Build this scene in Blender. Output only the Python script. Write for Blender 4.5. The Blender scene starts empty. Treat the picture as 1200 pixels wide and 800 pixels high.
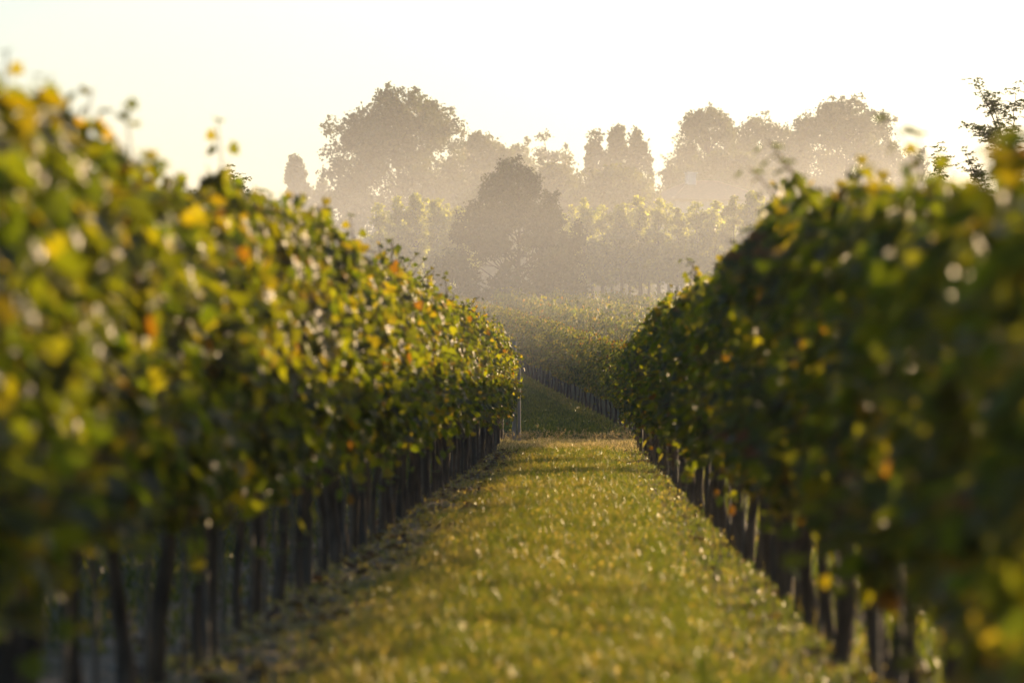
import bpy, math, random
import numpy as np
from mathutils import Vector, Matrix

# ------------------------------------------------------------------ camera
scene = bpy.context.scene
COL = scene.collection
F, VX, VY, EYE = 4500.0, 681.0, 455.0, 1.25      # focal length in px of a 1200 px frame, vanishing point of the rows
cam_data = bpy.data.cameras.new('camera')
cam = bpy.data.objects.new('camera', cam_data); COL.objects.link(cam)
cam_data.sensor_width = 36; cam_data.lens = 135
cam_data.clip_start = 0.5; cam_data.clip_end = 5000
cam.location = (0, 0, EYE)
cam.rotation_euler = (math.radians(90 + math.degrees((VY - 400) / F)), 0, math.radians(math.degrees((VX - 600) / F)))
cam_data.dof.use_dof = True
cam_data.dof.focus_distance = 105
cam_data.dof.aperture_fstop = 3.0
scene.camera = cam

# ------------------------------------------------------------------ light
SUN_AZ, SUN_EL = 35.0, 10.3                       # degrees right of the row direction, above the horizon
world = bpy.data.worlds.new('World'); scene.world = world
world.use_nodes = True
wn = world.node_tree
bg = wn.nodes['Background']
sky = wn.nodes.new('ShaderNodeTexSky')
sky.sky_type = 'NISHITA'; sky.sun_disc = False
sky.sun_elevation = math.radians(SUN_EL); sky.sun_rotation = math.radians(SUN_AZ)
sky.air_density = 1.0; sky.dust_density = 1.8; sky.ozone_density = 2.8
wn.links.new(sky.outputs[0], bg.inputs[0]); bg.inputs[1].default_value = 0.105
sd = bpy.data.lights.new('sun', 'SUN'); sd.energy = 5.0; sd.angle = math.radians(0.5); sd.color = (1.0, 0.69, 0.37)
sun = bpy.data.objects.new('sun', sd); COL.objects.link(sun)
a, e = math.radians(SUN_AZ), math.radians(SUN_EL)
sv = Vector((math.sin(a) * math.cos(e), math.cos(a) * math.cos(e), math.sin(e)))
sun.rotation_euler = sv.to_track_quat('Z', 'Y').to_euler()
scene.view_settings.view_transform = 'Standard'; scene.view_settings.look = 'None'
scene.view_settings.exposure = 0.98; scene.view_settings.gamma = 1.0
scene.view_settings.use_curve_mapping = False
HAZE_DENSITY = 0.0004
MIST_DENSITY = 0.0035
c = scene.cycles
c.use_denoising = True
c.max_bounces = 5; c.diffuse_bounces = 2; c.glossy_bounces = 1; c.transmission_bounces = 3
c.volume_bounces = 0; c.transparent_max_bounces = 4
c.sample_clamp_indirect = 4.0
c.caustics_reflective = False; c.caustics_refractive = False

# ------------------------------------------------------------------ helpers
def tag(o, label=None, cat=None, group=None, kind=None):
    if label: o['label'] = label
    if cat: o['category'] = cat
    if group: o['group'] = group
    if kind: o['kind'] = kind
    return o

def empty(name, loc, rz=0.0):
    o = bpy.data.objects.new(name, None); COL.objects.link(o)
    o.empty_display_size = 0.2
    o.location = loc; o.rotation_euler = (0, 0, rz)
    return o

def link(name, me, parent=None):
    o = bpy.data.objects.new(name, me); COL.objects.link(o)
    if parent is not None: o.parent = parent
    return o

def ordinal(n):
    s = 'th' if 10 <= n % 100 <= 20 else {1: 'st', 2: 'nd', 3: 'rd'}.get(n % 10, 'th')
    w = {1: 'first', 2: 'second', 3: 'third', 4: 'fourth', 5: 'fifth', 6: 'sixth', 7: 'seventh', 8: 'eighth', 9: 'ninth', 10: 'tenth'}
    return w.get(n, '%d%s' % (n, s))

class MB:
    """collects vertices, faces (with a material index) and a colour per vertex; builds ONE mesh"""
    def __init__(s):
        s.v = []; s.f = []; s.m = []; s.c = []; s.n = 0; s.sm = []
    def add(s, V, Fc, mat=0, col=(1, 1, 1), smooth=False):
        V = np.asarray(V, float).reshape(-1, 3)
        Fc = np.asarray(Fc, int)
        s.v.append(V); s.f.append(Fc + s.n); s.m.append(np.full(len(Fc), mat)); s.n += len(V)
        s.sm.append(np.full(len(Fc), smooth))
        cc = np.asarray(col, float)
        if cc.ndim == 1: cc = np.tile(cc, (len(V), 1))
        s.c.append(cc)
    def mesh(s, name, mats):
        me = bpy.data.meshes.new(name)
        V = np.concatenate(s.v)
        me.vertices.add(len(V)); me.vertices.foreach_set('co', V.astype(np.float32).ravel())
        idx = np.concatenate([f.ravel() for f in s.f])
        tot = np.concatenate([np.full(len(f), f.shape[1]) for f in s.f])
        st = np.concatenate([[0], np.cumsum(tot)[:-1]])
        me.loops.add(len(idx)); me.loops.foreach_set('vertex_index', idx.astype(np.int32))
        me.polygons.add(len(tot)); me.polygons.foreach_set('loop_start', st.astype(np.int32))
        me.polygons.foreach_set('loop_total', tot.astype(np.int32))
        me.polygons.foreach_set('material_index', np.concatenate(s.m).astype(np.int32))
        me.polygons.foreach_set('use_smooth', np.concatenate(s.sm).astype(bool))
        C = np.concatenate(s.c); C = np.concatenate([C, np.ones((len(C), 1))], 1)
        at = me.color_attributes.new('tint', 'FLOAT_COLOR', 'POINT')
        at.data.foreach_set('color', C.astype(np.float32).ravel())
        for m in mats: me.materials.append(m)
        me.update(calc_edges=True)
        return me

def tube(mb, pts, rad, sides=6, mat=0, col=(1, 1, 1), cap=True, smooth=True, wob=None):
    P = np.asarray(pts, float); n = len(P)
    T = np.gradient(P, axis=0); T /= np.linalg.norm(T, axis=1)[:, None] + 1e-9
    ref = np.array([0, 1, 0.]) if abs(T[0][1]) < 0.9 else np.array([1., 0, 0])
    A = np.cross(T, ref); A /= np.linalg.norm(A, axis=1)[:, None] + 1e-9
    B = np.cross(T, A)
    ang = np.arange(sides) / sides * 2 * math.pi
    r = np.asarray(rad, float)[:, None] * np.ones((n, sides))
    if wob is not None: r = r * wob
    V = P[:, None, :] + r[:, :, None] * (np.cos(ang)[None, :, None] * A[:, None, :] + np.sin(ang)[None, :, None] * B[:, None, :])
    V = V.reshape(-1, 3)
    i = np.arange(n - 1)[:, None] * sides; j = np.arange(sides)[None, :]; k = (j + 1) % sides
    Q = np.stack([i + j, i + k, i + sides + k, i + sides + j], -1).reshape(-1, 4)
    mb.add(V, Q, mat, col, smooth)
    if cap:
        mb.add(V[-sides:], [list(range(sides))], mat, col)
        mb.add(V[:sides], [list(range(sides))[::-1]], mat, col)

def box(mb, lo, hi, mat=0, col=(1, 1, 1)):
    x0, y0, z0 = lo; x1, y1, z1 = hi
    V = [(x0, y0, z0), (x1, y0, z0), (x1, y1, z0), (x0, y1, z0), (x0, y0, z1), (x1, y0, z1), (x1, y1, z1), (x0, y1, z1)]
    mb.add(V, [(0, 3, 2, 1), (4, 5, 6, 7), (0, 1, 5, 4), (1, 2, 6, 5), (2, 3, 7, 6), (3, 0, 4, 7)], mat, col)

def norm(a): return a / (np.linalg.norm(a, axis=-1, keepdims=True) + 1e-9)

def scatter(mb, T, Fc, P, nrm, tip, size, col, mat=0, smooth=False):
    """copies a small template (x across, y towards the tip, z normal) to every point"""
    N = len(P)
    if N == 0: return
    n = norm(nrm); t = norm(tip - n * np.sum(tip * n, 1, keepdims=True)); s = np.cross(t, n)
    T = np.asarray(T, float); m = len(T)
    size = np.asarray(size, float)
    if size.ndim == 1: size = np.stack([size] * 3, 1)
    L = T[None] * size[:, None, :]
    V = P[:, None, :] + L[:, :, 0:1] * s[:, None] + L[:, :, 1:2] * t[:, None] + L[:, :, 2:3] * n[:, None]
    Fc = np.asarray(Fc); FF = (Fc[None] + (np.arange(N) * m)[:, None, None]).reshape(-1, Fc.shape[1])
    mb.add(V.reshape(-1, 3), FF, mat, np.repeat(col, m, 0), smooth)

# five-lobed vine leaf, slightly cupped, stalk at the origin
_out = [(0.0, 0.0, 0), (0.30, -0.16, .05), (0.52, 0.10, .10), (0.40, 0.30, .03), (0.56, 0.52, .09), (0.30, 0.62, .02), (0.0, 1.0, -.06),
        (-0.30, 0.62, .02), (-0.56, 0.52, .09), (-0.40, 0.30, .03), (-0.52, 0.10, .10), (-0.30, -0.16, .05)]
LEAF_T = [(0, 0.32, -0.10)] + _out
LEAF_F = [(0, i, i + 1) for i in range(1, 12)] + [(0, 12, 1)]
LEAF_T2 = [(0, 0, 0), (.5, .25, .08), (.35, .7, .05), (0, 1, -.05), (-.35, .7, .05), (-.5, .25, .08)]
LEAF_F2 = [(0, 1, 2, 3), (0, 3, 4, 5)]
OVAL_T = [(0, 0, 0), (.32, .35, .06), (.25, .75, .04), (0, 1, 0), (-.25, .75, .04), (-.32, .35, .06)]
QUAD_T = [(-.4, .1, 0), (.1, -.05, .1), (.45, .8, 0), (-.15, 1, .1)]
QUAD_F = [(0, 1, 2, 3)]

# ------------------------------------------------------------------ terrain shape
def smooth(t): t = np.clip(t, 0, 1); return t * t * (3 - 2 * t)
def hnoise(x, y):
    return (np.sin(x * 1.9 + y * .31 + 1.3) * np.sin(y * .83 - x * .5) + .6 * np.sin(x * 4.1 - y * 1.7 + 2) * np.sin(y * 2.3 + x * .7)) * .5
def G(x, y):
    x = np.asarray(x, float); y = np.asarray(y, float)
    z = 0.012 * hnoise(x, y)
    z = z - 0.10 * smooth((y - 86) / 3) * (1 - smooth((y - 93) / 8))          # shallow ditch behind the headland
    up = np.clip(y - 91, 0, None)
    z = z + 0.0372 * np.clip(up, 0, 320) * smooth(up / 6)
    z = z - 0.035 * (np.exp(-((x + 1.75) / .35) ** 2) + np.exp(-((x - 1.25) / .35) ** 2)) * 0
    z = z + 0.03 * (np.exp(-((x + 1.75) / .3) ** 2) + np.exp(-((x - 1.25) / .3) ** 2)) * (y < 86)
    return z
def X(px, d): return (px - VX) / F * d
def Z(py, d): return EYE + (VY - py) / F * d

# ------------------------------------------------------------------ materials
def mat_new(name):
    m = bpy.data.materials.new(name); m.use_nodes = True
    nt = m.node_tree; nt.nodes.clear()
    out = nt.nodes.new('ShaderNodeOutputMaterial')
    return m, nt, out

def leaf_mat(name, rough=.38, trans=.45, tcol=(1.5, 1.35, .45), var=.25, spec=.5, bump=0.0):
    m, nt, out = mat_new(name); N = nt.nodes.new; L = nt.links.new
    at = N('ShaderNodeVertexColor'); at.layer_name = 'tint'
    oi = N('ShaderNodeObjectInfo')
    mr = N('ShaderNodeMapRange'); mr.inputs[3].default_value = 1 - var; mr.inputs[4].default_value = 1 + var
    L(oi.outputs['Random'], mr.inputs[0])
    mul = N('ShaderNodeVectorMath'); mul.operation = 'SCALE'
    L(at.outputs[0], mul.inputs[0]); L(mr.outputs[0], mul.inputs['Scale'])
    p = N('ShaderNodeBsdfPrincipled'); p.inputs['Roughness'].default_value = rough
    p.inputs['Specular IOR Level'].default_value = spec
    L(mul.outputs[0], p.inputs['Base Color'])
    if bump:
        tc = N('ShaderNodeTexCoord'); nz = N('ShaderNodeTexNoise'); nz.inputs['Scale'].default_value = 42; nz.inputs['Detail'].default_value = 2
        L(tc.outputs['Object'], nz.inputs[0])
        bp = N('ShaderNodeBump'); bp.inputs['Strength'].default_value = bump; bp.inputs['Distance'].default_value = .03
        L(nz.outputs[0], bp.inputs['Height']); L(bp.outputs[0], p.inputs['Normal'])
    tm = N('ShaderNodeVectorMath'); tm.operation = 'MULTIPLY'; tm.inputs[1].default_value = tcol
    L(mul.outputs[0], tm.inputs[0])
    tr = N('ShaderNodeBsdfTranslucent'); L(tm.outputs[0], tr.inputs[0])
    mx = N('ShaderNodeMixShader'); mx.inputs[0].default_value = trans
    L(p.outputs[0], mx.inputs[1]); L(tr.outputs[0], mx.inputs[2]); L(mx.outputs[0], out.inputs[0])
    return m

def rough_mat(name, c1, c2, scale=8, rough=.9, bump=.4, stretch=(1, 1, 1), tint=False):
    m, nt, out = mat_new(name); N = nt.nodes.new; L = nt.links.new
    tc = N('ShaderNodeTexCoord'); mp = N('ShaderNodeMapping'); mp.inputs['Scale'].default_value = stretch
    L(tc.outputs['Object'], mp.inputs[0])
    nz = N('ShaderNodeTexNoise'); nz.inputs['Scale'].default_value = scale; nz.inputs['Detail'].default_value = 6
    L(mp.outputs[0], nz.inputs[0])
    cr = N('ShaderNodeValToRGB'); cr.color_ramp.elements[0].position = .35; cr.color_ramp.elements[1].position = .68
    cr.color_ramp.elements[0].color = (*c1, 1); cr.color_ramp.elements[1].color = (*c2, 1)
    L(nz.outputs[0], cr.inputs[0])
    p = N('ShaderNodeBsdfPrincipled'); p.inputs['Roughness'].default_value = rough; p.inputs['Specular IOR Level'].default_value = .25
    L(cr.outputs[0], p.inputs['Base Color'])
    bp = N('ShaderNodeBump'); bp.inputs['Strength'].default_value = bump; bp.inputs['Distance'].default_value = .02
    L(nz.outputs[0], bp.inputs['Height']); L(bp.outputs[0], p.inputs['Normal']); L(p.outputs[0], out.inputs[0])
    return m

M_VINE = leaf_mat('vine_leaf', rough=.36, trans=.60, tcol=(3.1, 2.8, .30), var=.15, spec=.5, bump=.75)
M_VINE_FAR = leaf_mat('vine_leaf_far', rough=.55, trans=.58, tcol=(2.8, 2.5, .4), var=.1, spec=.25)
M_TREE = leaf_mat('tree_leaf', rough=.5, trans=.45, tcol=(2.0, 1.8, .5), var=.12, spec=.3)
M_POPLAR = leaf_mat('poplar_leaf', rough=.45, trans=.6, tcol=(2.6, 2.5, .8), var=.12, spec=.4)
M_GRASS = leaf_mat('grass_blade', rough=.33, trans=.58, tcol=(1.9, 1.8, .55), var=0, spec=.4)
M_STRAW = leaf_mat('dry_straw', rough=.6, trans=.4, tcol=(1.6, 1.45, 1.0), var=0, spec=.2)
M_DRY = leaf_mat('dry_leaf', rough=.7, trans=.2, tcol=(1.2, 1, .6), var=0, spec=.2)
M_BARK = rough_mat('vine_bark', (.040, .027, .018), (.12, .082, .056), 14, stretch=(1, 1, .25), bump=.9)
M_TBARK = rough_mat('tree_bark', (.022, .018, .014), (.055, .045, .036), 4, stretch=(1, 1, .3))
M_CANE = rough_mat('vine_cane', (.09, .05, .025), (.16, .10, .05), 20)
M_WOOD = rough_mat('weathered_wood', (.24, .21, .17), (.42, .38, .32), 9, stretch=(1, 1, .12), bump=.5)
M_STAKE = rough_mat('stake_metal', (.05, .042, .035), (.13, .11, .09), 12, rough=.6)
M_CLOD = rough_mat('clod', (.14, .105, .075), (.30, .25, .20), 12)
M_PLASTER = rough_mat('plaster', (.52, .47, .40), (.62, .58, .50), 2, bump=.1)
M_ROOF = rough_mat('roof_tiles', (.20, .12, .09), (.32, .20, .15), 5, bump=.4)
M_CHIM = rough_mat('chimney_plaster', (.62, .60, .58), (.74, .72, .70), 3, bump=.1)
M_RIDGE = rough_mat('ridge_tiles', (.34, .24, .18), (.44, .33, .26), 5)
M_SHUT = rough_mat('shutter', (.06, .08, .06), (.09, .11, .08), 3, bump=.1)

def ground_mat():
    m, nt, out = mat_new('ground_soil_and_turf'); N = nt.nodes.new; L = nt.links.new
    g = N('ShaderNodeNewGeometry'); sp = N('ShaderNodeSeparateXYZ'); L(g.outputs['Position'], sp.inputs[0])
    def math_(op, a, b=None, clamp=False):
        n = N('ShaderNodeMath'); n.operation = op; n.use_clamp = clamp
        for i, v in enumerate((a, b)):
            if v is None: continue
            if isinstance(v, (int, float)): n.inputs[i].default_value = v
            else: L(v, n.inputs[i])
        return n.outputs[0]
    def noise(scale, det=5):
        n = N('ShaderNodeTexNoise'); n.inputs['Scale'].default_value = scale; n.inputs['Detail'].default_value = det
        L(g.outputs['Position'], n.inputs[0]); return n.outputs[0]
    n1, n2, n3 = noise(1.6), noise(14), noise(60, 3)
    xw = math_('ADD', sp.outputs[0], math_('MULTIPLY', math_('SUBTRACT', n1, .5), .9))
    def strip(cx, hw):
        return math_('SUBTRACT', 1.0, math_('DIVIDE', math_('ABSOLUTE', math_('SUBTRACT', xw, cx)), hw), True)
    s = math_('MAXIMUM', strip(-1.6, .95), strip(1.12, .75))
    s = math_('MAXIMUM', s, strip(-4.75, .7))
    s = math_('MULTIPLY', math_('MULTIPLY', s, 3.0, True), math_('LESS_THAN', sp.outputs[1], 86))
    def ramp(fac, c1, c2, p1=.35, p2=.65):
        r = N('ShaderNodeValToRGB'); r.color_ramp.elements[0].color = (*c1, 1); r.color_ramp.elements[1].color = (*c2, 1)
        r.color_ramp.elements[0].position = p1; r.color_ramp.elements[1].position = p2
        L(fac, r.inputs[0]); return r.outputs[0]
    soil = ramp(n2, (.15, .105, .068), (.32, .245, .17))
    turf = ramp(n2, (.028, .040, .013), (.075, .072, .028))
    mx = N('ShaderNodeMixRGB'); L(s, mx.inputs[0]); L(turf, mx.inputs[1]); L(soil, mx.inputs[2])
    p = N('ShaderNodeBsdfPrincipled'); p.inputs['Roughness'].default_value = .95; p.inputs['Specular IOR Level'].default_value = .15
    L(mx.outputs[0], p.inputs['Base Color'])
    bp = N('ShaderNodeBump'); bp.inputs['Strength'].default_value = .8; bp.inputs['Distance'].default_value = .03
    L(math_('ADD', n2, n3), bp.inputs['Height']); L(bp.outputs[0], p.inputs['Normal']); L(p.outputs[0], out.inputs[0])
    return m

# ------------------------------------------------------------------ ground
xs = np.concatenate([np.linspace(-420, -12, 40), np.linspace(-11.8, 11.8, 160), np.linspace(12, 420, 40)])
ys = np.concatenate([np.linspace(-60, 4, 12), np.linspace(5, 100, 420), np.linspace(101, 260, 90), np.linspace(262, 760, 60)])
gx, gy = np.meshgrid(xs, ys)
gz = G(gx, gy)
mb = MB()
nx = len(xs); ii = (np.arange(len(ys) - 1)[:, None] * nx + np.arange(nx - 1)[None, :]).ravel()
mb.add(np.stack([gx, gy, gz], -1).reshape(-1, 3), np.stack([ii, ii + 1, ii + nx + 1, ii + nx], 1), smooth=True)
tag(link('ground', mb.mesh('ground', [ground_mat()])), kind='structure')

# ------------------------------------------------------------------ haze
mb = MB(); box(mb, (-425, -65, -1.3), (425, 765, 46))
hz = mb.mesh('haze', [])
m, nt, out = mat_new('haze_air')
pv = nt.nodes.new('ShaderNodeVolumePrincipled'); pv.inputs['Color'].default_value = (.88, .93, 1.0, 1)
pv.inputs['Density'].default_value = HAZE_DENSITY; pv.inputs['Anisotropy'].default_value = .45
nt.links.new(pv.outputs[0], out.inputs['Volume'])
hz.materials.append(m)
tag(link('haze', hz), kind='stuff')

# low mist: thin over the far vineyard, thicker between the lone tree and the tall trees
def mist(y0, y1, top, dens):
    mb = MB(); box(mb, (-420, y0, -1.2), (420, y1, top))
    ms_ = mb.mesh('ground_mist', [])
    m, nt, out = mat_new('mist_air')
    pv = nt.nodes.new('ShaderNodeVolumePrincipled'); pv.inputs['Color'].default_value = (.92, .955, 1.0, 1)
    pv.inputs['Density'].default_value = dens; pv.inputs['Anisotropy'].default_value = .5
    nt.links.new(pv.outputs[0], out.inputs['Volume'])
    ms_.materials.append(m)
    tag(link('ground_mist', ms_), kind='stuff')
mist(97, 228, 10.5, MIST_DENSITY * .50)
mist(230, 430, 11.5, MIST_DENSITY * .40)
mist(231, 431, 16.5, MIST_DENSITY * .36)
mist(232, 432, 22.0, MIST_DENSITY * .24)

# ------------------------------------------------------------------ grapevines
def vine_colors(rng, z, N, basal=True):
    """green to yellow, with a few orange and rust leaves; old leaves near the bottom turn first"""
    pal = np.array([[.036, .052, .011], [.062, .080, .012], [.095, .105, .012], [.128, .116, .012], [.15, .118, .013], [.145, .085, .014], [.12, .06, .016]])
    w = np.array([.29, .31, .24, .115, .022, .008, .015])
    wb = np.array([.14, .20, .22, .21, .16, .05, .02])
    k = np.where((rng.random(N) < np.clip((.95 - z) / .4, 0, 1) * .75), rng.choice(7, N, p=wb), rng.choice(7, N, p=w))
    return pal[k] * rng.uniform(.75, 1.25, (N, 1)) * rng.uniform(.92, 1.08, (N, 3))

def vine_foliage(seed, N=1300, lod=False, low=0.0):
    M_V = M_VINE_FAR if lod else M_VINE
    rng = np.random.default_rng(seed)
    mb = MB(); ms = mb
    n0 = N * 4
    y = rng.uniform(-.70, .70, n0); z = rng.uniform(.58 - low * .8, 2.12, n0)
    ph = rng.uniform(0, 6, 6)
    half = .24 + .10 * np.sin(z * 2.6 + ph[0]) * np.sin(y * 5 + ph[1]) + .06 * np.sin(z * 7 + ph[2] + y * 6)
    half *= np.where(z > 1.85, 1 - .55 * (z - 1.85) / .3, 1) * np.where(z < .85, .7 + .3 * (z - .55) / .3, 1)
    u = rng.random(n0) ** .45 * np.sign(rng.random(n0) - .5)
    x = u * (half + .03)
    topz = 2.02 + .12 * np.sin(y * 6 + ph[3]) ; botz = (.66 if lod else .83) - low * (.6 + .4 * np.sin(y * 4 + ph[0])) + .10 * np.sin(y * 7 + ph[4]) + .05 * np.sin(y * 17 + ph[5])
    lump = np.sin(x * 9 + ph[1]) + np.sin(y * 8.5 + ph[2]) + np.sin(z * 7.5 + ph[3] + y * 3)
    keep = (z < topz) & (z > botz) & (rng.random(n0) < .38 + .36 * lump)
    idx = np.nonzero(keep)[0][:N]
    P = np.stack([x, y, z], 1)[idx]
    n = len(P)
    nrm = np.stack([np.sign(P[:, 0]) * 1.0, rng.normal(0, .3, n), np.full(n, .55)], 1) + rng.normal(0, .55, (n, 3))
    tip = np.stack([np.sign(P[:, 0]) * .3, rng.normal(0, .5, n), np.full(n, -1.)], 1) + rng.normal(0, .35, (n, 3))
    sz = rng.uniform(.052, .102, n)
    T, Fc = (LEAF_T2, LEAF_F2) if lod else (LEAF_T, LEAF_F)
    scatter(mb, T, Fc, P, nrm, tip, sz, vine_colors(rng, P[:, 2], n), smooth=True)
    # shoots: upwards from the top, hanging from the bottom, sideways from the face
    def shoot(p0, d, ln, s0, s1, droop):
        k = max(4, int(ln / .055)); t = np.linspace(0, 1, k)
        d = np.array(d) / np.linalg.norm(d)
        side = rng.normal(0, 1, 3)
        pts = np.array(p0)[None] + d[None] * (t * ln)[:, None] + np.array([0, 0, -1])[None] * (droop * ln * t ** 2)[:, None] + side[None] * (.06 * ln * np.sin(t * 3.1))[:, None]
        tube(ms, pts, np.linspace(.0055, .003, k), 4, 1, cap=False)
        LP = pts[1:] + rng.normal(0, .012, (k - 1, 3))
        az = np.arange(k - 1) * math.pi + rng.normal(0, .6, k - 1) + rng.uniform(0, 6)
        o = np.stack([np.cos(az), np.sin(az), rng.uniform(-.5, .3, k - 1)], 1)
        LP = LP + o * .03
        scatter(mb, T, Fc, LP, np.stack([o[:, 0] * .5, o[:, 1] * .5, np.ones(k - 1) * .7], 1) + rng.normal(0, .4, (k - 1, 3)), o + np.array([0, 0, -.5]),
                np.linspace(s0, s1, k - 1) * rng.uniform(.8, 1.2, k - 1), vine_colors(rng, LP[:, 2], k - 1), smooth=True)
    for i in range(11):
        shoot((rng.uniform(-.15, .15), rng.uniform(-.68, .68), rng.uniform(1.75, 1.95)), (rng.normal(0, .4), rng.normal(0, .5), 1), rng.choice([.2, .3, .38, .48, .62], p=[.3, .25, .2, .15, .10]), .10, .05, rng.uniform(0, .6))
    for i in range(5):
        s = rng.choice([-1, 1])
        shoot((s * .2, rng.uniform(-.5, .5), rng.uniform(.85, 1.1)), (s * .4, rng.normal(0, .3), -.6), rng.uniform(.15, .33), .11, .06, .5)
    for i in range(9):
        s = rng.choice([-1, 1])
        shoot((s * .2, rng.uniform(-.65, .65), rng.uniform(1.0, 1.9)), (s, rng.normal(0, .6), .3), rng.uniform(.2, .4), .11, .06, .5)
    return mb.mesh('vine_foliage', [M_V, M_CANE])

def vine_trunk(seed):
    rng = np.random.default_rng(seed)
    mb = MB()
    k = 9; t = np.linspace(0, 1, k)
    lean = rng.normal(0, .03, 2)
    pts = np.stack([lean[0] * t + .02 * np.sin(t * 5 + rng.uniform(0, 6)), lean[1] * t + .025 * np.sin(t * 6 + rng.uniform(0, 6)), -.05 + .85 * t], 1)
    r0 = rng.uniform(.021, .034)
    rad = r0 * (1.25 - .45 * t + .3 * np.exp(-t * 14)) * (1 + .12 * np.sin(t * 17 + seed))
    rad[-1] *= 1.25
    tube(mb, pts, rad, 9, wob=rng.uniform(.85, 1.15, (k, 9)))
    for s in (-1, 1):                                            # the cordon arms along the wire
        q = np.linspace(0, 1, 6)
        a_ = pts[-1][None] + np.stack([rng.normal(0, .01, 6), s * .68 * q, .05 * np.sin(q * 2.6) + rng.normal(0, .008, 6)], 1)
        a_[0] = pts[-1] - np.array([0, 0, .02])
        tube(mb, a_, np.linspace(r0 * .75, r0 * .4, 6), 7, wob=rng.uniform(.85, 1.15, (6, 7)))
    return mb.mesh('vine_trunk', [M_BARK])

FOL = [vine_foliage(100 + i) for i in range(9)]
FOL_LOW = [vine_foliage(150 + i, 1250, low=.24) for i in range(4)]
FOL_FAR = [vine_foliage(200 + i, 900, True) for i in range(4)]
TRK = [vine_trunk(300 + i) for i in range(7)]
rnd = random.Random(5)

def make_vine(fol):
    r = empty('grapevine', (0, 0, 0))
    link('trunk', TRK[0], r); link('foliage', fol[0], r)
    return r
def copy_tree(o, parent=None):
    c2 = o.copy(); COL.objects.link(c2)
    if parent is not None: c2.parent = parent
    for ch in list(o.children): copy_tree(ch, c2)
    return c2
PROTO = [None, None]
def place_vine(x, y, rz, label, group, far=False, zs=1.0):
    fol = FOL_FAR if far else (FOL_LOW if (x > 0 and y < 11.3) or (-3 < x < 0 and y < 11.5) else FOL)
    i = int(far)
    if PROTO[i] is None: PROTO[i] = make_vine(fol); o = PROTO[i]
    else: o = copy_tree(PROTO[i])
    o.location = (x, y, float(G(x, y))); o.rotation_euler = (0, 0, rz + rnd.choice([0, math.pi]) + rnd.uniform(-.04, .04))
    o.scale = (rnd.uniform(.92, 1.12) * (.62 if abs(x) < 2.2 and 81 < y < 86 else 1), 1, rnd.uniform(.95, 1.06) * zs)
    tag(o, label, 'grapevine', group)
    k = rnd.randrange(len(fol))
    for ch in o.children:
        n = ch.name.split('.')[0]
        if n == 'trunk': ch.data = TRK[rnd.randrange(len(TRK))]
        elif n == 'foliage': ch.data = fol[k]
    return o

SPC = 1.22
ROWS = [(-1.72, 8.6, 'left', 'left row beside the grass lane'), (1.18, 7.4, 'right', 'right row beside the grass lane'), (-4.75, 30, 'outer left', 'second row, behind the left row')]
def stake_mesh():
    mb = MB(); tube(mb, [(0, 0, -.1), (0, 0, 1.2)], [.011, .011], 6)
    return mb.mesh('stake', [M_STAKE])
def post_mesh(r=.042, h=1.8, mat=M_WOOD):
    mb = MB(); rg = np.random.default_rng(4)
    tube(mb, [(0, 0, -.1), (0, 0, .7), (.005, 0, 1.5), (0, 0, h)], [r * 1.03, r, r * .98, r * .9], 12, wob=rg.uniform(.95, 1.05, (4, 12)))
    return mb.mesh('post', [mat])
M_OLDWOOD = rough_mat('dark_wood', (.035, .028, .022), (.095, .08, .065), 9, stretch=(1, 1, .12), bump=.6)
STK = stake_mesh(); PST = post_mesh(mat=M_OLDWOOD)
for (rx, y0, tagname, where) in ROWS:
    n = int((84.6 - y0) / SPC)
    for k in range(n):
        y = 84.6 - .55 - k * SPC
        place_vine(rx + rnd.uniform(-.03, .03), y + rnd.uniform(-.05, .05), 0,
                   '%s grapevine of the %s, counted from the headland end' % (ordinal(k + 1), where), 'grapevines of the ' + tagname + ' row',
                   zs=(1 - .19 * float(1 - smooth((y - 9) / 9))) if rx > 0 else (.97 + .075 * float(smooth((y - 11) / 13))))
        if rx > -4:
            o = link('support_stake', STK); o.location = (rx + rnd.uniform(-.05, .05), y + .33 + rnd.uniform(-.12, .12), float(G(rx, y)))
            o.rotation_euler = (rnd.uniform(-.03, .03), rnd.uniform(-.03, .03), 0)
            tag(o, 'thin dark stake by the %s grapevine of the %s' % (ordinal(k + 1), where.split(' beside')[0]), 'stake', 'stakes of the ' + tagname + ' row')
    m_ = int((84.6 - y0) / (SPC * 5))
    for k in range(1, m_ + 1):
        y = 84.6 - k * SPC * 5
        o = link('trellis_post', PST); o.location = (rx + .02, y, float(G(rx, y))); o.rotation_euler = (rnd.uniform(-.02, .02), rnd.uniform(-.02, .02), rnd.uniform(0, 3))
        tag(o, 'dark round post among the vines of the %s, %s from the headland' % (tagname + ' row', ordinal(k)), 'post', 'posts of the ' + tagname + ' row')
    for zz, wl in ((.82, 'lowest'), (1.25, 'second lowest'), (1.65, 'second highest'), (2.0, 'highest')):
        mb = MB(); yy = np.linspace(y0 - .5, 84.8, 60)
        sag = .015 * np.sin((yy - y0) / (SPC * 5) * 2 * math.pi)
        tube(mb, np.stack([np.full(60, rx + .05), yy, zz + sag], 1), np.full(60, .0018), 4)
        tag(link('trellis_wire', mb.mesh('wire', [M_STAKE])), '%s steel wire strung along the vines of the %s' % (wl, tagname + ' row'), 'wire', 'wires of the ' + tagname + ' row')

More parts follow.
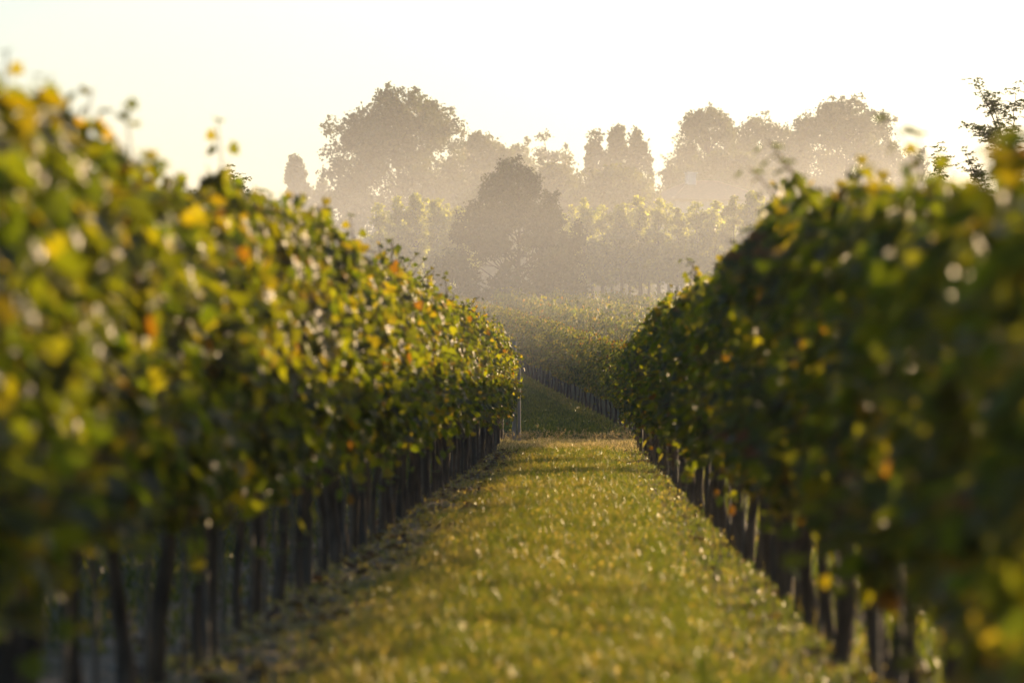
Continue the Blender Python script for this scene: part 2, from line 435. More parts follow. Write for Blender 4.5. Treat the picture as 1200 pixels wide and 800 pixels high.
# the grey end posts at the headland
def end_post(x, y, label):
    r = empty('end_post', (x, y, float(G(x, y))))
    tag(r, label, 'post', 'end posts at the headland')
    mb = MB(); rg = np.random.default_rng(8)
    tube(mb, [(-.045, 0, -.2), (-.045, 0, .8), (-.05, 0, 1.6), (-.045, 0, 2.28)], [.052, .05, .05, .046], 14, wob=rg.uniform(.94, 1.06, (4, 14)))
    link('post', mb.mesh('post', [M_WOOD]), r)
    mb = MB(); tube(mb, [(.062, .02, -.2), (.060, .02, .8), (.062, .02, 1.75)], [.040, .038, .034], 12)
    link('brace', mb.mesh('brace', [M_WOOD]), r)
    mb = MB()
    for z in (.82, 1.25, 1.65):
        aa = np.linspace(0, 2 * math.pi, 20)
        tube(mb, np.stack([-.045 + .054 * np.cos(aa), .054 * np.sin(aa), np.full(20, z)], 1), np.full(20, .003), 4, cap=False)
    link('wire_wrap', mb.mesh('wire_wrap', [M_STAKE]), r)
end_post(-1.44, 85.3, 'pale grey weathered end post with side brace where the left row stops')
end_post(1.30, 85.3, 'grey weathered end post hidden in leaves where the right row stops')

# ------------------------------------------------------------------ far vineyard
RD = np.array([-.078, 1.0]); RD /= np.linalg.norm(RD); RN = np.array([RD[1], -RD[0]])
def far_pt(k, y): return .87 + 2.85 * k - .078 * (y - 100)
yk = 91.5; k = 0
while yk < 186:
    place_vine(far_pt(0, yk), yk, .078, '%s grapevine of the far row that climbs from the headland' % ordinal(k + 1), 'grapevines of the first far row', True)
    yk += 1.38; k += 1
NFAR = k
# the other far rows, one mass
mb = MB(); rng = np.random.default_rng(9)
for kk in (-4, -3, -2, -1, 1, 2, 3, 4, 5, 6, 7, 8):
    y = 104.5 if kk < 0 else 91.0
    while y < 204:
        n = 250 if -2 <= kk <= 6 else 90
        P = np.stack([rng.normal(0, .2, n), rng.uniform(-.6, .6, n), .62 + 1.5 * rng.random(n) ** .8 + .1 * math.sin(y * 1.7 + kk)], 1)
        up = rng.random(n) < .08; P[up, 2] += rng.uniform(.1, .45, up.sum())
        Pw = np.stack([far_pt(kk, y + P[:, 1]) + P[:, 0], y + P[:, 1], P[:, 2] + G(far_pt(kk, y), y)], 1)
        nrm = np.stack([np.sign(P[:, 0]), rng.normal(0, .3, n), np.full(n, .55)], 1) + rng.normal(0, .55, (n, 3))
        tip = np.stack([np.sign(P[:, 0]) * .3, rng.normal(0, .5, n), np.full(n, -1.)], 1) + rng.normal(0, .35, (n, 3))
        scatter(mb, LEAF_T2, LEAF_F2, Pw, nrm, tip, rng.uniform(.09, .16, n), vine_colors(rng, P[:, 2], n), smooth=True)
        x0 = far_pt(kk, y); g0 = float(G(x0, y))
        tube(mb, [(x0, y, g0 - .05), (x0 + .02, y + .02, g0 + .85)], [.045, .035], 5, mat=1)
        y += 1.16
tag(link('vineyard_rows', mb.mesh('vineyard_rows', [M_VINE_FAR, M_BARK])), 'rows of vines with golden tops climbing the far slope in the haze', 'vineyard', kind='stuff')

# ------------------------------------------------------------------ grass
def blades(mb, P, h, w, lean, col, rng):
    n = len(P)
    az = rng.uniform(0, 2 * math.pi, n)
    s = np.stack([np.cos(az), np.sin(az), np.zeros(n)], 1)
    d = rng.normal(0, 1, (n, 3)); d[:, 2] = 0; d = norm(d) * (lean * h)[:, None]
    H = np.stack([np.zeros(n), np.zeros(n), h], 1)
    W = s * (w / 2)[:, None]
    V = np.stack([P - W, P + W, P + H * .55 + d * .35 + W * .8, P + H * .55 + d * .35 - W * .8, P + H * .97 + d], 1)
    o = (np.arange(n) * 5)[:, None]
    base = mb.n
    C = np.repeat(col, 5, 0)
    mb.add(V.reshape(-1, 3), o + np.array([[0, 1, 2, 3]]), 0, C)
    # tip triangles share the same vertices
    mb.f.append(o + np.array([[3, 2, 4]]) + base); mb.m.append(np.zeros(n)); mb.sm.append(np.zeros(n, bool))

def n2(x, y, s, o=0.0):
    return (np.sin(x * s + o) * np.cos(y * s * .73 + o * 2) + np.sin((x + y) * s * .61 + o * 3 + 1.7 * np.sin(y * s * .23)) + np.sin(x * s * 1.7 - y * s * 1.1 + o) * .7) / 2.7
GPAL = np.array([[.052, .080, .012], [.088, .120, .016], [.15, .17, .022], [.20, .175, .06], [.29, .235, .12], [.55, .46, .28]])
rng = np.random.default_rng(21)
mb = MB()
for (ya, yb, dens, wmul) in ((13, 24, 4200, 1.0), (24, 40, 2300, 1.3), (40, 62, 1200, 1.7), (62, 87, 600, 2.3)):
    n = int((yb - ya) * 3.3 * dens)
    x = rng.uniform(-1.85, 1.45, n); y = rng.uniform(ya, yb, n)
    # bare towards the vines, lush in the middle, with tufts
    core = smooth((x + 1.5 + .25 * n2(x, y, 1.3)) / .8) * (1 - .8 * smooth((x - .42 + .2 * n2(x, y, 1.1, 3)) / .4))
    tuft = .5 + .5 * n2(x, y, 5.2, 1)
    keep = rng.random(n) < (.16 + .84 * core) * (.35 + .65 * tuft) * (1 - .85 * smooth((y - 74 - 2 * n2(x, y, 1.2)) / 5))
    x, y, core, tuft = x[keep], y[keep], core[keep], tuft[keep]; n = len(x)
    h = rng.uniform(.035, .10, n) * (.5 + .75 * core) * (.7 + .8 * tuft)
    w = rng.uniform(.0035, .007, n) * wmul
    dry = np.clip(.47 + .3 * (x < -.75) + .3 * n2(x, y, .9, 5) - .25 * core - .25 * (x > .45), 0.03, 1)  # last term: fewer dry blades put the right row's shade into the colour
    k = np.where(rng.random(n) < dry, rng.choice([3, 4], n), rng.choice([0, 1, 2], n, p=[.3, .4, .3]))
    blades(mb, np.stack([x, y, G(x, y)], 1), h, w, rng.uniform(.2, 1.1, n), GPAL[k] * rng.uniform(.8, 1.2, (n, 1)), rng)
tag(link('lane_grass', mb.mesh('lane_grass', [M_GRASS])), 'short yellow-green grass growing along the middle of the lane', 'grass', kind='stuff')

mb = MB()
for (xa, xb, ya, yb, dens, wmul, hm) in ((1.5, 9, 16, 45, 220, 3, 1.2), (1.5, 16, 45, 90, 90, 4, 1.3), (-12, -1.9, 18, 84, 90, 3.0, .6)):
    n = int((xb - xa) * (yb - ya) * dens)
    x = rng.uniform(xa, xb, n); y = rng.uniform(ya, yb, n)
    k = rng.choice([0, 1, 2, 3], n, p=[.25, .35, .3, .1])
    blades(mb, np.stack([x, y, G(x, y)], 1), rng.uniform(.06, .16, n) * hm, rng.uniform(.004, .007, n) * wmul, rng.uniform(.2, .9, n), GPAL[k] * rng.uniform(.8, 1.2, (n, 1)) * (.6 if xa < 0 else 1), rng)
tag(link('meadow_grass', mb.mesh('meadow_grass', [M_GRASS])), 'taller grass on the open ground beyond the vine rows', 'grass', kind='stuff')

mb = MB()
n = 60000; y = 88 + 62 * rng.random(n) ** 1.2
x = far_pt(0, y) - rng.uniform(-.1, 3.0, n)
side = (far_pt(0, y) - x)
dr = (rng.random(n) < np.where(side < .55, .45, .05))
k = np.where(dr, 3, rng.choice([0, 0, 1, 2], n))  # darkest green weighted up, the lane's shade is put into the blade colour
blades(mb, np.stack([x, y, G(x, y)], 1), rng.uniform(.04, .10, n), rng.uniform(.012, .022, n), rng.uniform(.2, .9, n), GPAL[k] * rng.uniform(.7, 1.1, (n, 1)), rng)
tag(link('slope_grass', mb.mesh('slope_grass', [M_GRASS])), 'green grass, its colour darkened for shade, in the lane that climbs beyond the headland', 'grass', kind='stuff')

# dry headland grass with seed heads
mb = MB()
n = 110000
x = rng.uniform(-2.2, 1.8, n); y = rng.uniform(75, 88.8, n); ok_ = rng.random(n) < smooth((y - 75 + 2 * n2(x, y, 1.4)) / 4); x, y = x[ok_], y[ok_]; n = len(x)
k = rng.choice([1, 2, 4, 5], n, p=[.12, .18, .25, .45])
blades(mb, np.stack([x, y, G(x, y)], 1), rng.uniform(.03, .12, n) * (1 + .8 * np.clip(n2(x, y, 3.1, 4), 0, 1)), rng.uniform(.008, .015, n), rng.uniform(.1, .8, n), GPAL[k] * rng.uniform(.85, 1.25, (n, 1)), rng)
n = 420
x = np.concatenate([rng.uniform(-1.7, 1.5, n - 110), rng.normal(-1.45, .25, 60), rng.normal(.6, .5, 50)]); y = rng.uniform(84.5, 88.4, n)
hh = rng.uniform(.12, .32, n) * np.where(rng.random(n) < .12, 1.5, 1)
for i in range(n):
    g0 = float(G(x[i], y[i])); lx, ly = rng.normal(0, .05, 2)
    t = np.linspace(0, 1, 4)
    tube(mb, np.stack([x[i] + lx * t ** 2 * 2, y[i] + ly * t ** 2 * 2, g0 + hh[i] * t], 1), [.0035, .003, .0025, .002], 3, 0, (.24, .19, .08), cap=False)
    m_ = 9; tt = rng.uniform(.68, 1.02, m_)
    P = np.stack([x[i] + lx * tt ** 2 * 2, y[i] + ly * tt ** 2 * 2, g0 + hh[i] * tt], 1) + rng.normal(0, .008, (m_, 3))
    scatter(mb, OVAL_T, LEAF_F2, P, rng.normal(0, 1, (m_, 3)), np.stack([rng.normal(0, .6, m_), rng.normal(0, .6, m_), np.ones(m_)], 1), rng.uniform(.015, .035, m_), np.tile([.40, .31, .16], (m_, 1)))
tag(link('headland_weeds', mb.mesh('headland_weeds', [M_STRAW])), 'dry straw-coloured grass and seed heads on the sunlit headland strip', 'weeds', kind='stuff')

# seed stalks and small broad weeds in the lane
mb = MB()
n = 3000; y = 14 + 70 * rng.random(n) ** 1.25; x = rng.uniform(-1.7, 1.4, n)
kk = (n2(x, y, 2.0, 2) > -.1) | (rng.random(n) < .3); x, y = x[kk], y[kk]; n = len(x)
for i in range(0, n):
    g0 = float(G(x[i], y[i])); m_ = rng.integers(5, 9)
    az = rng.uniform(0, 6.28, m_); o = np.stack([np.cos(az), np.sin(az), rng.uniform(.05, .7, m_)], 1)
    c0 = GPAL[rng.choice([0, 1, 2])] * rng.uniform(.8, 1.2)
    if x[i] > .45: c0 = GPAL[rng.choice([0, 1])] * .8  # darker greens: shade under the right row painted into the weeds
    if x[i] < -.9:
        c0 = GPAL[rng.choice([0, 1, 3, 4])]
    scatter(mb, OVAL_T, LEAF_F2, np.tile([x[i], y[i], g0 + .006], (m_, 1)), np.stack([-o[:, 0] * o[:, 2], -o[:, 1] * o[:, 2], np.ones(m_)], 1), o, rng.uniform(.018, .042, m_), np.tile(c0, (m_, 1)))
n = 5200; y = 14 + 70 * rng.random(n) ** 1.3; x = rng.normal(-.05, .62, n); x = np.clip(x, -1.6, 1.2)
lx = rng.normal(0, .03, n); ly = rng.normal(0, .03, n); h = rng.uniform(.07, .17, n)
P = np.stack([x, y, G(x, y)], 1)
blades(mb, P, h, np.full(n, .0035), rng.uniform(.1, .4, n), np.tile([.20, .17, .06], (n, 1)), rng)
scatter(mb, OVAL_T, LEAF_F2, P + np.stack([lx * 0, ly * 0, h * .8], 1), rng.normal(0, 1, (n, 3)), np.stack([lx * 8, ly * 8, np.ones(n)], 1), rng.uniform(.01, .022, n), np.tile([.38, .30, .14], (n, 1)) * rng.uniform(.7, 1.2, (n, 1)))
tag(link('lane_weeds', mb.mesh('lane_weeds', [M_GRASS])), 'small broad-leaved weeds and seed stalks scattered through the lane grass', 'weeds', kind='stuff')

# clods, stones and fallen leaves under the vines
mb = MB()
ico = np.array([(0, 0, 1), (.9, 0, .3), (.28, .85, .3), (-.72, .53, .3), (-.72, -.53, .3), (.28, -.85, .3), (.7, .5, -.4), (-.3, .8, -.4), (-.9, 0, -.4), (-.3, -.8, -.4), (.7, -.5, -.4)])
icf = [(0, 1, 2), (0, 2, 3), (0, 3, 4), (0, 4, 5), (0, 5, 1), (1, 6, 2), (2, 7, 3), (3, 8, 4), (4, 9, 5), (5, 10, 1), (6, 7, 2), (7, 8, 3), (8, 9, 4), (9, 10, 5), (10, 6, 1)]
n = 9000; y = 13 + 72 * rng.random(n) ** 1.2
x = np.where(rng.random(n) < .65, rng.normal(-1.55, .32, n), rng.normal(1.32, .22, n))
s = rng.uniform(.006, .022, n) * np.where(rng.random(n) < .06, 1.9, 1)
scatter(mb, ico, icf, np.stack([x, y, G(x, y) + s * .2], 1), rng.normal(0, .3, (n, 3)) + [0, 0, 1], rng.normal(0, 1, (n, 3)), np.stack([s, s * rng.uniform(.6, 1, n), s * .7], 1), np.tile([.2, .2, .2], (n, 1)))
tag(link('soil_clods', mb.mesh('soil_clods', [M_CLOD])), 'crumbly soil clods and small stones under the vine rows', 'soil', kind='stuff')
mb = MB()
n = 1700; y = 13 + 72 * rng.random(n) ** 1.2
x = np.where(rng.random(n) < .65, rng.normal(-1.5, .35, n), rng.normal(1.25, .25, n))
P = np.stack([x, y, G(x, y) + rng.uniform(.008, .03, n)], 1)
pal = np.array([[.11, .07, .04], [.15, .10, .045], [.08, .05, .035], [.13, .11, .05]])
scatter(mb, LEAF_T, LEAF_F, P, rng.normal(0, .35, (n, 3)) + [0, 0, 1], rng.normal(0, 1, (n, 3)) * [1, 1, .1], rng.uniform(.05, .10, n), pal[rng.integers(0, 4, n)])
tag(link('fallen_leaves', mb.mesh('fallen_leaves', [M_DRY])), 'dry brown and yellow vine leaves fallen along the soil strips', 'fallen leaves', kind='stuff')

# ------------------------------------------------------------------ trees
def env_fn(shape):
    if shape == 'dome': return lambda u: np.clip(1 - np.abs(np.clip((u - .42) / .58, -.85, 1)) ** 2.6, 0, 1) ** .55
    if shape == 'cone': return lambda u: np.clip(1 - np.clip(u - .3, 0, 1) / .70, 0, 1) ** .62
    if shape == 'column': return lambda u: np.clip(np.sin(np.clip(u * .82 + .16, 0, 1) * math.pi), 0, 1) ** .55
    if shape == 'willow': return lambda u: np.where(u < .35, .80 + .55 * u, np.clip(1 - (u - .35) / .68, 0, 1) ** .72)
    if shape == 'bush': return lambda u: np.sqrt(np.clip(1 - u ** 2, 0, 1))
def tree(name, label, cat, px, hw, top, d, shape, base_f=.15, nclump=150, per=150, leaf=.24, cr=None, cols=((.035, .050, .016), (.07, .085, .025)), seed=1,
         group=None, skew=0.0, core=.35, limbs=40, H=None, R=None, at=None, link_it=True, gaps=0.0, lobe_list=None, mat=None):
    rng = np.random.default_rng(seed)
    if at is None: x, y = X(px, d), d
    else: x, y = at
    g = float(G(x, y))
    H = H or (Z(top, d) - g); R = R or hw / F * d
    cr = cr or R * .2
    env = env_fn(shape); hb = H * base_f; hc = H - hb
    cl = []
    ph = rng.uniform(0, 6.28, 6)
    lobes = rng.integers(4, 7)
    while len(cl) < nclump:
        u = rng.random() ** .9; th = rng.uniform(0, 6.283)
        e_ = env(np.array(u)) * (1 + .16 * math.sin(lobes * th + ph[0] + u * 4) + .10 * math.sin(3 * th + u * 9 + ph[1]))
        if rng.random() > .25 + e_: continue
        r = max(e_ * R - cr * .5, .02) * (core + (1 - core) * rng.random() ** .5)
        if gaps and math.sin(th * 2 + u * 7 + ph[2]) + math.sin(u * 13 + ph[3]) > 2 - gaps * 2: continue
        cl.append((r * math.cos(th) + skew * R * (.5 - u), r * math.sin(th), hb + hc * u * (1 - cr * .6 / hc), min(1.0, .45 + .6 * float(env(np.array(u))))))
    cl = np.array(cl)
    if lobe_list is not None:
        cl = []
        wts = np.array([l[3] * l[4] for l in lobe_list]); wts = wts / wts.sum()
        for _ in range(nclump):
            l = lobe_list[rng.choice(len(lobe_list), p=wts)]
            v = norm(rng.normal(0, 1, 3)) * rng.uniform(.25, 1) ** .5
            if v[2] < 0: v[2] *= .6
            cl.append((l[0] * R + v[0] * l[3] * R, l[1] * R + v[1] * l[3] * R, l[2] * H + v[2] * l[4] * H))
        cl = np.array(cl)
        cl = np.concatenate([cl, np.ones((len(cl), 1))], 1)
    mc = MB()
    extra = []
    for _ in range(nclump // 2):                                  # small sprays that break the outline
        b = cl[rng.integers(0, len(cl))]; dv = norm(rng.normal(0, 1, 3) + [0, 0, .5]); dv = dv if b[2] > H * .35 else dv * .5
        extra.append((*(b[:3] + dv * cr * rng.uniform(.8, 1.35)), .34))
    cl = np.concatenate([cl, np.array(extra)])
    P = []; C = []
    c1, c2 = np.array(cols[0]), np.array(cols[1])
    for q4 in cl:
        q = q4[:3]; k = int(per * rng.uniform(.6, 1.3) * q4[3] ** 1.4); s = cr * rng.uniform(.7, 1.25) * q4[3]
        v = rng.normal(0, 1, (k, 3)); v = norm(v) * (rng.random((k, 1)) ** .45) * s * [1, 1, .75]
        # little sub-clusters so the outline is ragged
        sub = norm(rng.normal(0, 1, (7, 3))) * s * .75
        pick = rng.integers(0, 7, k); use = rng.random(k) < .55
        v = np.where(use[:, None], sub[pick] + rng.normal(0, s * .22, (k, 3)), v)
        P.append(q + v); C.append(np.tile(c1 + (c2 - c1) * rng.random(), (k, 1)) * rng.uniform(.6, 1.4) * rng.uniform(.75, 1.25, (k, 1)))
    P = np.concatenate(P); C = np.concatenate(C); n = len(P)
    nr = rng.normal(0, 1, (n, 3)) + [0, 0, .5]
    scatter(mc, QUAD_T, QUAD_F, P, nr, rng.normal(0, 1, (n, 3)) + [0, 0, -.4], rng.uniform(.6, 1.3, n) * leaf, C)
    mt = MB()
    tr = max(.06, H * .016)
    hh = np.linspace(-.3, H * .82, 8)
    bend = np.stack([.06 * R * np.sin(hh / H * 4 + ph[0]), .06 * R * np.sin(hh / H * 5 + ph[1]), hh], 1)
    tube(mt, bend, tr * np.linspace(1.25, .12, 8), 8)
    for q in cl[:limbs, :3]:
        zz = np.clip(q[2] - rng.uniform(.35, .8) * math.hypot(q[0], q[1]) - .05 * H, max(H * .08, hb * .6), H * .75)
        i = np.interp(zz, hh, np.arange(8)); b0 = np.array([np.interp(zz, hh, bend[:, 0]), np.interp(zz, hh, bend[:, 1]), zz])
        t = np.linspace(0, 1, 6)[:, None]
        mid = (b0 + q) / 2 + np.array([0, 0, .12 * H * rng.uniform(-.3, .6)])
        pts = (1 - t) ** 2 * b0 + 2 * t * (1 - t) * mid + t ** 2 * q + rng.normal(0, .05 * R, (6, 3)) * (t * (1 - t) * 4)
        tube(mt, pts, tr * .38 * np.linspace(1, .18, 6), 5, cap=False)
    me_t, me_c = mt.mesh('trunk', [M_TBARK]), mc.mesh('crown', [mat or M_TREE])
    if not link_it: return me_t, me_c
    r = empty(name, (x, y, g)); tag(r, label, cat, group)
    link('trunk', me_t, r); link('crown', me_c, r)
    return r

DK = ((.030, .042, .016), (.055, .066, .024))
MD = ((.050, .065, .020), (.085, .095, .030))
LT = ((.12, .14, .035), (.20, .21, .055))
tree('broadleaf_tree', 'tallest wide round-topped tree in the haze, behind the left vine row', 'tree', 466, 86, 97, 330, 'dome', .12, 480, 130, .24, .9, DK, 11, 'trees on the skyline', limbs=70, gaps=.12)
tree('broadleaf_tree', 'ragged tree at the right shoulder of the tallest round tree', 'tree', 560, 52, 150, 345, 'dome', .1, 170, 170, .26, 1.0, MD, 12, 'trees on the skyline')
tree('broadleaf_tree', 'low rounded tree just right of the shoulder tree, left of the wispy one', 'tree', 608, 42, 162, 380, 'dome', .1, 100, 150, .28, 1.1, MD, 13, 'trees on the skyline')
tree('wispy_tree', 'small wispy tree with open top between the round tree and the trio', 'tree', 642, 16, 154, 400, 'dome', .3, 34, 110, .26, .75, DK, 14, 'trees on the skyline', limbs=25, lobe_list=[(-.4, 0, .9, .5, .10), (.5, 0, .82, .45, .10), (0, 0, .5, .8, .3)])
tree('wispy_tree', 'low thin tree close on the right of the small wispy tree', 'tree', 663, 14, 166, 402, 'dome', .3, 30, 90, .26, .7, DK, 15, 'trees on the skyline', limbs=20)
tree('pointed_tree', 'left one of three close pointed trees near the middle of the skyline', 'tree', 699, 24, 153, 350, 'cone', .06, 75, 150, .26, .62, DK, 16, 'three pointed trees', lobe_list=[(0, 0, .89, .30, .10), (0, 0, .77, .56, .13), (0, 0, .60, .80, .16), (0, 0, .36, .95, .2)])
tree('pointed_tree', 'middle and tallest of three close pointed trees on the skyline', 'tree', 722, 26, 141, 352, 'cone', .06, 85, 150, .26, .62, DK, 17, 'three pointed trees', lobe_list=[(0, 0, .89, .30, .10), (0, 0, .77, .56, .13), (0, 0, .60, .80, .16), (0, 0, .36, .95, .2)])
tree('pointed_tree', 'right one of three close pointed trees near the middle of the skyline', 'tree', 748, 30, 147, 350, 'cone', .06, 90, 150, .26, .62, DK, 18, 'three pointed trees', lobe_list=[(0, 0, .89, .30, .10), (0, 0, .77, .56, .13), (0, 0, .60, .80, .16), (0, 0, .36, .95, .2)])
tree('small_far_tree', 'small dark tree on the skyline just left of the tallest round tree', 'tree', 348, 14, 178, 400, 'cone', .1, 110, 120, .28, .6, DK, 19, 'trees on the skyline', lobe_list=[(-.2, 0, .84, .5, .14), (.4, 0, .74, .5, .14), (0, 0, .5, .8, .3)])
tree('small_far_tree', 'low bushy tree at the left foot of the tallest round tree', 'tree', 374, 20, 200, 380, 'dome', .1, 60, 120, .28, .9, DK, 20, 'trees on the skyline')
tree('broadleaf_tree', 'wide pale tree below the wispy trees, behind the lone branching tree', 'tree', 650, 58, 188, 300, 'dome', .06, 200, 160, .25, 1.1, MD, 21, 'middle distance trees', limbs=25)
tree('broadleaf_tree', 'wide pale tree in front of the three pointed trees', 'tree', 722, 58, 188, 292, 'dome', .06, 190, 160, .25, 1.1, MD, 22, 'middle distance trees', limbs=25)
tree('broadleaf_tree', 'pale rounded tree low between the tallest tree and the lone branching tree', 'tree', 565, 40, 215, 290, 'dome', .06, 120, 150, .25, 1.0, MD, 23, 'middle distance trees', limbs=25)
tree('broadleaf_tree', 'broad flat-topped dark tree right behind the farmhouse chimney', 'tree', 852, 72, 171, 338, 'dome', .06, 240, 160, .26, 1.1, DK, 24, 'trees by the farmhouse', limbs=30)
tree('broadleaf_tree', 'small dark tree at the left end of the farmhouse roof', 'tree', 785, 18, 190, 330, 'dome', .06, 60, 140, .26, .8, DK, 25, 'trees by the farmhouse')
tree('broadleaf_tree', 'tall tree with lumpy top behind the farmhouse, left of the right-hand pair', 'tree', 830, 50, 122, 385, 'dome', .2, 280, 115, .25, .9, DK, 26, 'tall trees at the right of the skyline', limbs=50, gaps=.2)
tree('broadleaf_tree', 'tall tree squeezed between the lumpy-topped tree and the widest right one', 'tree', 892, 46, 128, 392, 'dome', .2, 150, 150, .27, 1.1, DK, 27, 'tall trees at the right of the skyline', limbs=50, gaps=.2)
tree('broadleaf_tree', 'widest and highest round tree at the right of the skyline', 'tree', 987, 78, 112, 375, 'dome', .1, 460, 125, .25, .9, DK, 28, 'tall trees at the right of the skyline', limbs=70, gaps=.22)
tree('broadleaf_tree', 'lower tree at the left foot of the widest right-hand tree', 'tree', 930, 40, 165, 370, 'dome', .1, 120, 140, .27, 1.1, DK, 29, 'tall trees at the right of the skyline', gaps=.25)
tree('small_far_tree', 'low bushy tree right of the widest round tree', 'tree', 1068, 30, 176, 370, 'dome', .1, 80, 130, .27, 1.0, DK, 30, 'trees on the skyline')
# the lone branching tree with two dark bushes at its foot
tree('lone_tree', 'lone branching tree with open fine crown, in the centre behind the vineyard', 'tree', 604, 80, 181, 225, 'willow', .16, 340, 140, .13, .46, ((.030, .038, .016), (.050, .060, .024)), 31, limbs=48,
     lobe_list=[(-.05, 0, .89, .24, .10), (-.03, 0, .80, .40, .15), (-.22, 0, .68, .44, .15), (.25, .1, .68, .48, .15), (-.5, 0, .54, .42, .16), (.54, -.1, .52, .44, .16), (-.70, 0, .42, .30, .12), (.76, 0, .40, .30, .12), (0, 0, .52, .6, .2), (.45, .2, .32, .34, .12)])
tree('dark_bush', 'dark low bush at the left foot of the lone branching tree', 'bush', 530, 44, 293, 222, 'bush', .02, 110, 130, .15, .5, DK, 32, 'bushes at the foot of the lone tree', limbs=12)
tree('dark_bush', 'dark round bush at the right foot of the lone branching tree', 'bush', 655, 36, 283, 222, 'bush', .02, 100, 130, .15, .5, DK, 33, 'bushes at the foot of the lone tree', limbs=12)
tree('dark_bush', 'low dark bush straight in front of the lone branching tree trunk', 'bush', 597, 40, 302, 220, 'bush', .02, 60, 120, .15, .45, DK, 34, 'bushes at the foot of the lone tree', limbs=8)

# young poplar plantation
rp = random.Random(8)
pop = [tree('', '', '', 0, 0, 0, 255, 'column', .28, 44, 95, .20, .42, LT, 50 + i, mat=M_POPLAR, H=8.6, R=.95, at=(0, 255), link_it=False, limbs=22, core=.1) for i in range(5)]
front = [(444, 236), (466, 228), (489, 224), (513, 231), (536, 240), (660, 247), (684, 230), (706, 238), (728, 236), (750, 228), (772, 231), (795, 240), (816, 235), (838, 233), (860, 226), (882, 222), (904, 227), (926, 235), (948, 232)]
backr = [(455, 246), (478, 240), (501, 238), (525, 236), (548, 247), (672, 240), (695, 246), (717, 248), (739, 244), (761, 246), (784, 236), (806, 246), (828, 244), (849, 240), (871, 236), (893, 234), (915, 238), (937, 242)]
first = None
for row, dd, lst in (('front', 250, front), ('back', 262, backr)):
    for i, (px, top) in enumerate(lst):
        me_t, me_c = pop[rp.randrange(5)]
        x = X(px, dd); g = float(G(x, dd)); s = (Z(top, dd) - g) / 8.6
        if first is None:
            o = first = empty('young_poplar', (0, 0, 0)); link('trunk', me_t, o); link('crown', me_c, o)
        else: o = copy_tree(first)
        for ch in o.children: ch.data = me_t if ch.name.startswith('trunk') else me_c
        o.location = (x, dd + rp.uniform(-1, 1), g); o.rotation_euler = (0, 0, rp.uniform(0, 6.28)); o.scale = (s * rp.uniform(.95, 1.2), s * rp.uniform(.95, 1.2), s)
        tag(o, 'pale green young poplar, %s from the left in the %s line of the plantation' % (ordinal(i + 1), row), 'tree', 'young poplars in the plantation')

# farmhouse
hx, hy = X(826, 310), 312.0; hg = float(G(hx, hy)); HR = Z(211, 310) - hg
h = empty('farmhouse', (hx, hy, hg), .35); tag(h, 'farmhouse with hipped tiled roof and pale chimney half hidden by trees', 'house')
W_, D_, E_ = 3.9, 3.6, HR - 1.6
mb = MB(); box(mb, (-W_, -D_, -.5), (W_, D_, E_)); link('wall', mb.mesh('wall', [M_PLASTER]), h)
mb = MB(); o_ = .45
V = [(-W_ - o_, -D_ - o_, E_), (W_ + o_, -D_ - o_, E_), (W_ + o_, D_ + o_, E_), (-W_ - o_, D_ + o_, E_), (-1.2, 0, HR), (1.2, 0, HR),
     (-W_ - o_, -D_ - o_, E_ - .15), (W_ + o_, -D_ - o_, E_ - .15), (W_ + o_, D_ + o_, E_ - .15), (-W_ - o_, D_ + o_, E_ - .15)]
mb.add(V, [(0, 1, 5, 4), (2, 3, 4, 5)]); mb.add(V, [(1, 2, 5), (3, 0, 4)])
mb.add(V, [(6, 7, 1, 0), (7, 8, 2, 1), (8, 9, 3, 2), (9, 6, 0, 3), (9, 8, 7, 6)])
roof = link('roof', mb.mesh('roof', [M_ROOF]), h)
mb = MB()
for a0, b0 in (((-W_ - o_, -D_ - o_, E_), (-1.2, 0, HR)), ((W_ + o_, -D_ - o_, E_), (1.2, 0, HR)), ((-1.2, 0, HR), (1.2, 0, HR)), ((-W_ - o_, D_ + o_, E_), (-1.2, 0, HR)), ((W_ + o_, D_ + o_, E_), (1.2, 0, HR))):
    tube(mb, [a0, b0], [.06, .06], 6)
link('ridge_tiles', mb.mesh('ridge_tiles', [M_RIDGE]), roof)
mb = MB(); box(mb, (-1.75, -.9, HR - 1.2), (-1.05, -.3, HR + .55)); box(mb, (-1.85, -1.0, HR + .551), (-.95, -.2, HR + .68))
link('chimney', mb.mesh('chimney', [M_CHIM]), roof)
for fx in (-3, -1, 1, 3):
    for fz in (1.0, 3.9):
        if fz + 1.3 > E_: continue
        mb = MB(); box(mb, (fx - .45, -D_ - .05, fz), (fx + .45, -D_ - .003, fz + 1.3)); link('window', mb.mesh('window', [M_SHUT]), h)

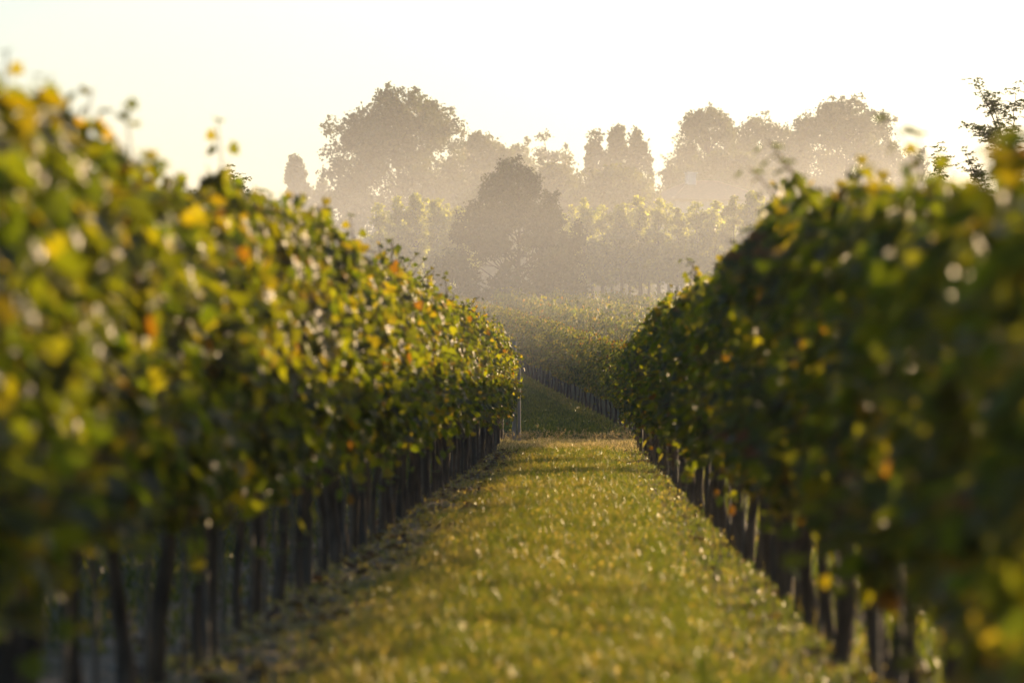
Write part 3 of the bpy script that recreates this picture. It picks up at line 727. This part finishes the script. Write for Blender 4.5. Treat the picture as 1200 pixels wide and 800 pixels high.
# feathery robinias standing beyond the rows
def robinia(x, y, topz, label, seed, spread=1.0):
    rng = np.random.default_rng(seed); g = float(G(x, y)); H = topz - g
    mt = MB(); mc = MB()
    tw = []
    def grow(p, d, ln, r, lvl):
        k = 6; pts = [np.array(p)]
        dd = np.array(d, float)
        for i in range(k - 1):
            dd = dd + rng.normal(0, .13, 3) + [0, 0, .03]; dd /= np.linalg.norm(dd)
            pts.append(pts[-1] + dd * ln / (k - 1))
        tube(mt, pts, np.linspace(r, r * .45, k), 6 if lvl < 2 else 4, cap=False)
        if lvl >= 3:
            tw.append(np.array(pts)); return
        nb = 7 if lvl == 0 else 6
        for i in range(nb):
            t = rng.uniform(.25, 1.0) if lvl else rng.uniform(.3, 1.0)
            q = pts[min(int(t * (k - 1)), k - 2)]; az = rng.uniform(0, 6.28)
            out_ = np.array([math.cos(az), math.sin(az), 0]) * spread
            nd = norm(dd * .55 + out_ * rng.uniform(.5, .9) + np.array([0, 0, .35]))
            grow(q, nd, ln * rng.uniform(.36, .52), r * .42, lvl + 1)
        grow(pts[-1], dd, ln * .42, r * .45, lvl + 1)
    grow((0, 0, -.1), (0, 0, 1), H * .60, H * .011, 0)
    P, N_, T_, C_, S_ = [], [], [], [], []
    mx = max(t[:, 2].max() for t in tw); sc_ = 1.0
    for t in tw:
        for j in range(7):
            b = t[rng.integers(1, len(t))]; az = rng.uniform(0, 6.28)
            ax = norm(np.array([math.cos(az), math.sin(az), rng.uniform(-.3, .5)])); sd_ = norm(np.cross(ax, [0, 0, 1.])); L_ = rng.uniform(.14, .22)
            c0 = np.array([.045, .065, .018]) * rng.uniform(.7, 1.4)
            for m in range(6):
                for s in (-1, 1):
                    P.append(b + ax * L_ * (m + 1) / 6.5 + [0, 0, -.04 * (m / 6) ** 2]); T_.append(sd_ * s + ax * .3 + [0, 0, -.2]); N_.append(np.array([0, 0, 1]) + rng.normal(0, .3, 3))
                    C_.append(c0); S_.append(rng.uniform(.05, .07))
    scatter(mc, OVAL_T, LEAF_F2, np.array(P), np.array(N_), np.array(T_), np.array(S_), np.array(C_))
    r = empty('robinia', (x, y, g)); tag(r, label, 'tree', 'robinias beyond the vines')
    k = H / mx; r.scale = (k, k, k)
    link('trunk', mt.mesh('trunk', [M_TBARK]), r); link('crown', mc.mesh('crown', [M_TREE]), r)
robinia(X(1190, 66), 66, Z(92, 66), 'feathery robinia rising above the right vine row against the sky', 71)
robinia(X(1150, 72), 73, Z(170, 73), 'lower feathery robinia just left of the taller one over the right row', 72)
robinia(X(275, 62), 64, Z(192, 64), 'feathery robinia peeping over the top of the left vine row', 73)
